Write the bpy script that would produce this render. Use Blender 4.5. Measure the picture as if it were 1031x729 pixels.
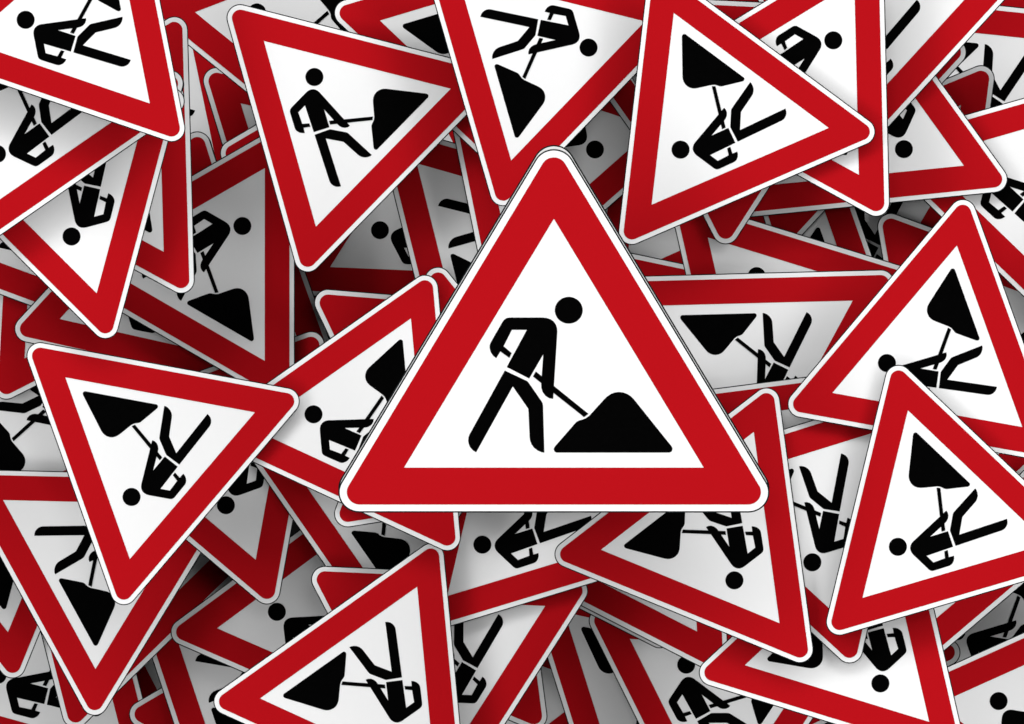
import bpy, math, random
from mathutils import Vector
R = math.radians
scene = bpy.context.scene
for o in list(bpy.data.objects):
    bpy.data.objects.remove(o, do_unlink=True)

# ------------------------------------------------------------------ camera
cam_data = bpy.data.cameras.new('camera')
cam = bpy.data.objects.new('camera', cam_data)
scene.collection.objects.link(cam)
scene.camera = cam
cam.location = (0, 0, 300)
cam.rotation_euler = (0, 0, 0)
cam_data.sensor_width = 36
cam_data.lens = 36 * 300 / 3.093
cam_data.clip_start = 100
cam_data.clip_end = 400
scene.render.resolution_x, scene.render.resolution_y = 1024, 724

# ------------------------------------------------------------------ light
RING = (.40, .50, .62, .72, .0)   # brightness of the surround against height (0 = level, 1 = straight up)
KEY_AT, KEY_SIZE, KEY_POWER = (0, .7, 7.5), 1.5, 40
TILT = .6
POWER = 4.95
world = bpy.data.worlds.new('World')
scene.world = world
world.use_nodes = True
# invented world light ring, shaped for broad shadows, strongest from the far (top) side
nt = world.node_tree
bg = nt.nodes['Background']
tc = nt.nodes.new('ShaderNodeTexCoord')
sep = nt.nodes.new('ShaderNodeSeparateXYZ')
nt.links.new(tc.outputs['Generated'], sep.inputs[0])
ramp = nt.nodes.new('ShaderNodeValToRGB')
cr = ramp.color_ramp
cr.interpolation = 'EASE'
cr.elements[0].position = RING[0]; cr.elements[0].color = (0, 0, 0, 1)
cr.elements[1].position = RING[1]; cr.elements[1].color = (1, 1, 1, 1)
e = cr.elements.new(RING[2]); e.color = (1, 1, 1, 1)
e = cr.elements.new(RING[3]); e.color = (RING[4],) * 3 + (1,)
nt.links.new(sep.outputs['Z'], ramp.inputs[0])
side = nt.nodes.new('ShaderNodeMath'); side.operation = 'MULTIPLY_ADD'
side.inputs[1].default_value = TILT
side.inputs[2].default_value = 1.0
side.use_clamp = False
nt.links.new(sep.outputs['Y'], side.inputs[0])
mul = nt.nodes.new('ShaderNodeMath'); mul.operation = 'MULTIPLY'
nt.links.new(ramp.outputs['Color'], mul.inputs[0]); nt.links.new(side.outputs[0], mul.inputs[1])
pw = nt.nodes.new('ShaderNodeMath'); pw.operation = 'MULTIPLY'
pw.inputs[1].default_value = POWER
nt.links.new(mul.outputs[0], pw.inputs[0])
nt.links.new(pw.outputs[0], bg.inputs['Strength'])
bg.inputs['Color'].default_value = (1, 1, 1, 1)
# disc lamp added above the pile so shadows spread outward from its middle
kd = bpy.data.lights.new('added_disc_lamp', 'AREA')
kd.shape = 'DISK'
kd.size = KEY_SIZE
kd.energy = KEY_POWER
key = bpy.data.objects.new('added_disc_lamp', kd)
scene.collection.objects.link(key)
key.location = KEY_AT
key.rotation_euler = (math.atan2(-KEY_AT[1], KEY_AT[2]), 0, 0)
scene.view_settings.view_transform = 'Standard'
scene.view_settings.look = 'None'
scene.view_settings.exposure = 0
scene.view_settings.gamma = 1
scene.cycles.max_bounces = 6
scene.cycles.diffuse_bounces = 0

# ------------------------------------------------------------------ materials
def mat(name, col, rough=.5, spec=.1, var=.04, metallic=0, scale=60):
    m = bpy.data.materials.new(name)
    m.use_nodes = True
    nt = m.node_tree
    b = nt.nodes['Principled BSDF']
    tc = nt.nodes.new('ShaderNodeTexCoord')
    nz = nt.nodes.new('ShaderNodeTexNoise')
    nz.inputs['Scale'].default_value = scale
    nz.inputs['Detail'].default_value = 3
    mx = nt.nodes.new('ShaderNodeMix')
    mx.data_type = 'RGBA'
    mx.inputs[6].default_value = (*[c * (1 - var) for c in col], 1)
    mx.inputs[7].default_value = (*[min(1, c * (1 + var)) for c in col], 1)
    nt.links.new(tc.outputs['Object'], nz.inputs['Vector'])
    nt.links.new(nz.outputs['Fac'], mx.inputs[0])
    nt.links.new(mx.outputs[2], b.inputs['Base Color'])
    b.inputs['Roughness'].default_value = rough
    b.inputs['Specular IOR Level'].default_value = spec
    b.inputs['Metallic'].default_value = metallic
    return m
M_WHITE = mat('white_film', (.82, .82, .82), .6, .05, .008)
M_RED = mat('red_film', (.405, .0035, .0072), .6, .03, .015)
M_BLACK = mat('black_film', (.0012, .0012, .0012), .7, .0, .3)
M_PLATE = mat('dark_sheet_metal', (.006, .009, .010), .6, .05, .2)
M_GROUND = mat('dark_ground', (.02, .02, .02), .9, .1, .4, scale=8)

# ------------------------------------------------------------------ sign template
# one unit = one thousandth of ... the big sign drawn in its own flat frame,
# origin at the middle of the triangle, x right, y up
SIDE = 301.3
H = SIDE * math.sqrt(3) / 2
def un(X, Y):
    return (X - 557.65, (470.7 - Y) / .9586 - H / 3)
def p1(x, y): return un(470 + x / 7.364, 290 + y / 7.364)
def p2(x, y): return un(465 + x / 7.364, 370 + y / 7.364)
def p3(x, y): return un(545 + x / 7.364, 380 + y / 7.364)

def rounded_triangle(inset, radius, n=14):
    # triangle whose sides lie `inset` outside the white inner triangle
    r = H / 3 + inset
    pts = []
    for a in (90, 210, 330):
        cx, cy = math.cos(R(a)) * (2 * r - 2 * radius), math.sin(R(a)) * (2 * r - 2 * radius)
        if radius == 0:
            pts.append((cx, cy)); continue
        for i in range(n + 1):
            b = R(a - 60 + 120 * i / n)
            pts.append((cx + radius * math.cos(b), cy + radius * math.sin(b)))
    return pts

def soften(pts, radii, n=6):
    # round chosen corners of a polygon: radii maps index -> radius
    out = []
    N = len(pts)
    for i, p in enumerate(pts):
        r = radii.get(i, 0)
        p = Vector(p)
        if not r:
            out.append(tuple(p)); continue
        a = (Vector(pts[i - 1]) - p); b = (Vector(pts[(i + 1) % N]) - p)
        la, lb = a.length, b.length
        a.normalize(); b.normalize()
        ang = a.angle(b)
        t = min(r / math.tan(ang / 2), la * .49, lb * .49)
        s0, s1 = p + a * t, p + b * t
        for k in range(n + 1):
            u = k / n
            out.append(tuple(s0 * (1 - u) ** 2 + p * 2 * u * (1 - u) + s1 * u * u))
    return out

def prism(name, loops, z0, z1, material, sub_loops=None):
    """flat solid from closed 2-D outlines (first = outside, others = holes or more islands)"""
    cu = bpy.data.curves.new(name, 'CURVE')
    cu.dimensions = '2D'
    cu.fill_mode = 'BOTH'
    cu.extrude = (z1 - z0) / 2
    for lp in loops:
        sp = cu.splines.new('POLY')
        sp.points.add(len(lp) - 1)
        for q, p in zip(sp.points, lp):
            q.co = (p[0], p[1], 0, 1)
        sp.use_cyclic_u = True
    ob = bpy.data.objects.new(name, cu)
    scene.collection.objects.link(ob)
    dg = bpy.context.evaluated_depsgraph_get()
    me = bpy.data.meshes.new_from_object(ob.evaluated_get(dg))
    bpy.data.objects.remove(ob, do_unlink=True)
    for v in me.vertices:
        v.co.z += (z0 + z1) / 2
    me.name = name
    me.materials.clear()
    me.materials.append(material)
    for p in me.polygons:
        p.material_index = 0
        p.use_smooth = False
    return me

U = .003                       # metres per unit on the big sign
def build_meshes(s):
    k = U * s
    def S(lp): return [(x * k, y * k) for x, y in lp]
    plate = prism('backing_plate', [S(rounded_triangle(PLATE_EDGE, 19.8 + PLATE_EDGE - 45.6))], -.004, 0, M_PLATE)
    white = prism('white_face', [S(rounded_triangle(45.6, 19.8))], .0002, .0010, M_WHITE)
    red = prism('red_border', [S(rounded_triangle(38.6, 13)), S(rounded_triangle(0, 0))[::-1]], .0014, .0018, M_RED)
    hx, hy = p1(755.5, 166)
    head = prism('head', [S([(hx + 14 * math.cos(2 * math.pi * i / 48), hy + 14 * math.sin(2 * math.pi * i / 48)) for i in range(48)])], .0014, .0018, M_BLACK)
    torso_pts = [p1(*q) for q in (
        (318, 220), (560, 220), (592, 223), (622, 233), (645, 250), (660, 272), (669, 298), (671, 325),
        (640, 822), (612, 817), (583, 799), (563, 772), (553, 740), (552, 709), (557, 640), (567, 492),
        (463, 671), (297, 586), (446, 311), (335, 311), (273, 432), (247, 475), (219, 521),
        (196, 502), (179, 477), (170, 445), (171, 425), (178, 405), (262, 258), (276, 238), (294, 225))]
    torso = prism('worker_figure', [S(torso_pts)], .0014, .0018, M_BLACK)
    leg_pts = [p2(*q) for q in (
        (319, 23), (470, 94), (484, 100), (495, 112), (592, 252), (599, 266), (602, 285), (612, 630),
        (590, 627), (562, 614), (536, 594), (517, 568), (506, 540), (503, 515), (495, 330), (493, 305),
        (378, 140), (107, 628), (84, 613), (64, 592), (52, 565), (48, 540), (51, 516), (58, 497))]
    legs = prism('legs', [S(leg_pts)], .0014, .0018, M_BLACK)
    sh1 = [p1(*q) for q in ((262, 423), (333, 483), (316, 518), (240, 463))]
    sh2 = [p2(*q) for q in ((549, 30), (938, 343), (905, 367), (528, 67))]
    shovel = prism('shovel', [S(sh1), S(sh2)], .0022, .0026, M_BLACK)
    heap_pts = [p3(*q) for q in (
        (112, 556), (99, 549), (93, 536), (94, 523), (102, 510), (250, 340), (262, 328), (280, 319), (305, 312), (330, 302),
        (355, 284), (375, 262), (462, 166), (485, 143), (512, 124), (542, 112), (575, 108), (607, 112),
        (637, 123), (662, 139), (685, 162), (962, 508), (970, 522), (970, 537), (962, 550), (948, 556))]
    heap = prism('sand_heap', [S(heap_pts)], .0014, .0018, M_BLACK)
    return dict(plate=plate, white=white, red=red, head=head, torso=torso, legs=legs, shovel=shovel, heap=heap)

PLATE_EDGE = 47.2
small = build_meshes(.6445)
PLATE_EDGE = 47.1
big = build_meshes(1.0)

def link(name, data, parent):
    o = bpy.data.objects.new(name, data)
    scene.collection.objects.link(o)
    o.parent = parent
    return o

def make_sign(ms):
    root = bpy.data.objects.new('roadworks_sign', None)
    root.empty_display_size = .05
    scene.collection.objects.link(root)
    link('backing_plate', ms['plate'], root)
    link('white_face', ms['white'], root)
    link('red_border', ms['red'], root)
    w = link('worker_figure', ms['torso'], root)
    link('head', ms['head'], w)
    link('legs', ms['legs'], w)
    link('shovel', ms['shovel'], root)
    link('sand_heap', ms['heap'], root)
    return root

def copy_sign(src):
    r = src.copy()
    scene.collection.objects.link(r)
    for ch in list(src.children):
        c = ch.copy(); scene.collection.objects.link(c); c.parent = r
        for g in list(ch.children):
            d = g.copy(); scene.collection.objects.link(d); d.parent = c
    return r

# x, y, height of every plate in the pile (metres), turn (degrees), size, label
SIGNS = [
    (-0.8459, -1.0715, -1.0097, 57.33, 'small', 'deepest dark red and grey sliver in the bottom left gap'),
    (-0.0805, -1.0303, -0.7900, 277.21, 'small', 'darkest grey sliver of sign deep in the bottom centre gap'),
    (1.6173, 1.2869, -0.5229, 352.40, 'small', 'red strip of sign in the extreme top right corner of the photo'),
    (1.3375, -0.1757, -0.7417, 281.80, 'small', 'dark sliver of sign at the right edge beneath the right apex-up sign'),
    (-1.4051, -0.9390, -0.9241, 104.22, 'small', 'sign in the bottom left corner showing a worker with head at left'),
    (-0.6827, -1.0632, -0.8057, 90.46, 'small', 'small dark red rounded corner pointing left at the bottom left, beside a steep band'),
    (-0.7812, -1.0060, -0.6814, 288.36, 'small', 'sign at the bottom left showing foot tips beside a steep red band'),
    (1.4984, -0.7904, -0.7117, 110.13, 'small', 'dark sign low at the right edge showing a shovel shaft and bent arm'),
    (0.8818, -0.8413, -0.6525, 265.00, 'small', 'small rounded dark red corner pointing right, low at the right between three signs'),
    (1.2836, -0.5554, -0.5046, 40.33, 'small', 'sign strip slanting up to the right under the lower right apex-up sign'),
    (1.6195, -1.0697, -0.4746, 84.23, 'small', 'sign in the bottom right corner of the photo, head below its sloping red top band'),
    (-0.1989, -0.7260, -0.6514, 337.43, 'small', 'small dark red lower corner of a sign at the bottom centre'),
    (0.4062, -0.9844, -0.6214, 167.46, 'small', 'sign at the bottom centre showing a slanting black heap edge beside a red band'),
    (0.6369, -1.0232, -0.4746, 56.51, 'small', 'sign at the bottom right of centre whose worker leans and digs to the right'),
    (0.2091, -0.4593, -0.4211, 333.06, 'small', 'thin pale rim of a sign just peeping below the slanting red strip, bottom centre'),
    (0.3766, -0.5325, -0.2648, 332.91, 'small', "red strip of sign slanting down right, below the centre sign's bottom edge"),
    (-1.1250, 0.8820, -0.8185, 101.75, 'small', 'dark grey and red strip deep in the gap near the top left'),
    (-1.0488, 0.2295, -0.5361, 346.94, 'small', 'dark rounded red corner pointing up deep in the gap near the top left'),
    (-0.5756, 0.5538, -0.6929, 286.98, 'small', 'dark red sign with rounded upper left corner deep in the gap near the top left'),
    (-0.4061, 0.6350, -0.4465, 90.45, 'small', "dark sign corner pointing left just above the left shaded sign's top band"),
    (-0.6269, 1.0055, -0.4037, 80.98, 'small', 'sign behind the upright worker sign, its left corner and top of head showing'),
    (-0.2524, 0.4431, -0.3737, 117.62, 'small', 'dim sign behind showing a head and hunched shoulder, below the upright worker sign'),
    (-0.8553, 0.1487, -0.3437, 349.65, 'small', "dark red sliver beside the left shaded sign's upright edge, crossed by a pale rim"),
    (-1.2033, -0.6464, -0.5427, 284.37, 'small', 'sign under the lower left corner-down sign, a long dark red band slanting up right'),
    (-0.5582, -0.7673, -0.3984, 96.52, 'small', 'sign at lower left with left corner pointing left, head and dark shoulder showing'),
    (-1.5714, -0.4844, -0.5127, 307.90, 'small', 'sign at the lower left edge showing its lowest corner with heap tip'),
    (-1.4395, -0.1815, -0.3137, 262.02, 'small', 'sign at the left edge with bent leg, shaft and heap above the lower left sign'),
    (-1.2516, -0.5922, -0.2837, 298.67, 'small', 'sign at the lower left with corner down, feet pointing left and heap above that corner'),
    (-1.2908, 0.2929, -0.2837, 266.97, 'small', 'red corner of sign at the left edge above the bent leg'),
    (-1.3590, 0.4098, -0.2537, 219.63, 'small', 'red band of sign at the left edge sloping down right, upper one of two'),
    (-1.0467, 0.2303, -0.2237, 107.37, 'small', 'sign left of centre with red left corner pointing left, elbow showing under the shaded sign'),
    (-0.8886, -0.2813, -0.1937, 199.80, 'small', 'sign below the left corner-down sign, its lowest corner pointing down, head and bent arm showing'),
    (-0.3746, -0.4365, -0.1637, 304.83, 'small', 'sign lower left of the centre sign showing a heap beside a slanting red band'),
    (-0.1983, -0.8921, -0.1337, 177.43, 'small', 'sign at the bottom centre showing two feet and bent arm, corner reaching right'),
    (0.0346, -0.4615, -0.1037, 136.89, 'small', 'sign directly below the centre sign showing head at left and bending worker'),
    (-0.1976, -0.0685, -0.0737, 295.40, 'small', 'plain red sign corner with rounded tip, left of the centre sign, below the hunched head'),
    (-0.0539, 0.3581, -0.0437, 284.00, 'small', 'dim sign upper left of the centre sign showing two feet pointing left'),
    (0.5406, 0.5358, -0.0137, 144.03, 'small', "plain grey patch of sign right of the centre sign's apex, below the top right sign"),
    (0.4740, 0.0414, 0.0163, 48.13, 'small', "narrow red band of sign sloping down right, just above the level-topped sign's left end"),
    (0.0970, 0.6400, 0.0463, 281.48, 'small', "dim sign showing a lone head right of the centre sign's apex"),
    (0.4480, 1.0178, 0.0763, 185.22, 'small', 'small dark red wedge of sign above the lone head, between two uncovered top signs'),
    (-0.0717, 0.9535, 0.1063, 196.68, 'small', 'sign at the top edge showing a left corner and heap, between two uncovered signs'),
    (-0.9153, 0.2949, -0.1637, 329.97, 'small', 'shaded sign left of centre with head upper right and heap at its lower right'),
    (-1.2276, 0.6193, 0.0332, 331.54, 'small', 'narrow strip of sign with long upright right edge beside the upper left corner-down sign'),
    (-1.4606, 0.7626, 0.0632, 280.00, 'small', 'upper of two tiny rounded corners peeping right of the top left sign'),
    (-1.4651, 0.8402, 0.0932, 265.00, 'small', 'lower of two tiny rounded corners peeping right of the top left sign'),
    (-1.3411, 0.5322, 0.1232, 195.03, 'small', 'sign at upper left with its corner pointing down and head near that lowest corner'),
    (-1.4638, 0.7520, 0.2076, 154.65, 'small', 'sign at the left edge directly under the top left corner sign, worker bending head down'),
    (-1.3138, 1.0333, 0.3327, 101.14, 'small', 'uncovered sign cut by the top left corner of the photo'),
    (-0.5089, 0.7344, 0.1363, 45.66, 'small', 'uncovered sign upper left of centre whose worker stands nearly upright'),
    (-0.1567, -0.1848, -0.0137, 8.84, 'small', "sign corner peeping out beside the corner at the centre sign's upper left side"),
    (-0.4266, -0.9846, -0.0437, 215.40, 'small', 'uncovered sign at the bottom left of centre, heap at left and feet up'),
    (-0.4467, -0.1732, 0.0163, 95.12, 'small', "sign against the centre sign's left side, heap above and head at left"),
    (-1.0932, -0.2643, 0.0463, 169.54, 'small', 'uncovered sign at the left, corner down, worker upside down and heap at its upper left'),
    (1.3974, 0.8267, -0.3837, 173.99, 'small', 'sign at the top right edge showing legs up and a piece of heap'),
    (1.1511, 0.5094, 0.0163, 322.48, 'small', 'dark red rounded corner pointing up at the top right, before the upturned legs'),
    (1.0156, 0.3816, 0.0463, 179.60, 'small', 'dark sign showing black legs in the gap at upper right'),
    (1.4222, 0.0730, 0.0763, 159.63, 'small', 'dark red sign with rounded upper left corner in the gap above the right apex-up sign'),
    (0.8750, 0.1453, 0.1063, 109.40, 'small', 'dark sign showing a small heap tip in the gap at upper right'),
    (0.9147, 0.8056, 0.1363, 167.30, 'small', 'dark red sign corner pointing down in the gap above the half-hidden head sign'),
    (1.5677, 0.5344, 0.1663, 75.99, 'small', 'sign at the right edge showing back arm and torso, above the right apex-up sign'),
    (1.0574, 0.7309, 0.1963, 245.76, 'small', 'sign at upper right with right corner pointing right, head in deep shade'),
    (0.8200, 0.1293, 0.2263, 42.90, 'small', 'sign above the level-topped sign showing just the top of a head'),
    (1.0450, 0.9924, 0.2263, 167.53, 'small', 'sign at the top right showing one long leg and wide slanting red band'),
    (0.6666, 0.8318, 0.2563, 297.14, 'small', 'red corner of sign pointing down below the right-pointing top right sign'),
    (0.8716, 0.8520, 0.3629, 331.35, 'small', 'sign under the right-pointing one, its straight upright edge and head at right'),
    (0.7416, 0.0099, 0.2563, 181.50, 'small', 'level-topped sign right of the centre sign, heap upside down and feet up'),
    (0.7418, -0.3245, 0.2863, 307.38, 'small', 'red band of sign between the level-topped sign and the lower right signs'),
    (1.0300, -0.8396, 0.3163, 222.92, 'small', 'wide sign along the bottom right, left corner pointing left and head near its lower edge'),
    (0.8891, -0.4516, 0.3463, 197.21, 'small', 'sign between the two lower right signs, feet up and head down'),
    (0.6017, -0.5217, 0.3763, 217.66, 'small', "sign under the centre sign's lower right corner, left corner pointing left, worker upside down"),
    (1.2827, 0.0208, 0.3763, 109.81, 'small', 'uncovered sign at the right with apex up, heap in the apex and head at left'),
    (1.2890, -0.4681, 0.4063, 136.39, 'small', 'uncovered sign at the lower right, apex up, worker head down at lower left'),
    (0.0781, 0.9348, 0.2863, 286.11, 'small', "sign at the top just above the centre sign's apex, heap in its lowest corner"),
    (0.6216, 0.7446, 0.3929, 143.43, 'small', 'uncovered sign at the top right with one corner pointing right and worker head down'),
    (0.1262, -0.0557, 0.6431, 0.00, 'big', 'large sign hidden under the biggest centre sign, only its pale rim showing around the apex'),
    (0.1262, -0.0683, 0.6731, 0.00, 'big', 'largest upright roadworks sign lying fully uncovered on top, at the centre of the pile'),
]

first = {}
for (x, y, z, turn, size, label) in SIGNS:
    if size not in first:
        s = first[size] = make_sign(small if size == 'small' else big)
    else:
        s = copy_sign(first[size])
    s.location = (x, y, z)
    s.rotation_euler = (0, 0, R(turn))
    s.scale = (1, .9586, 1) if size == 'big' else (1, 1, 1)
    s['label'] = label
    s['category'] = 'road sign'
    s['group'] = 'triangular roadworks signs heaped in a pile'

# ------------------------------------------------------------------ ground under the pile
gm = bpy.data.meshes.new('ground')
gm.from_pydata([(-4, -4, -1.0897), (4, -4, -1.0897), (4, 4, -1.0897), (-4, 4, -1.0897)], [], [(0, 1, 2, 3)])
gm.materials.append(M_GROUND)
g = bpy.data.objects.new('ground', gm)
scene.collection.objects.link(g)
g['kind'] = 'structure'
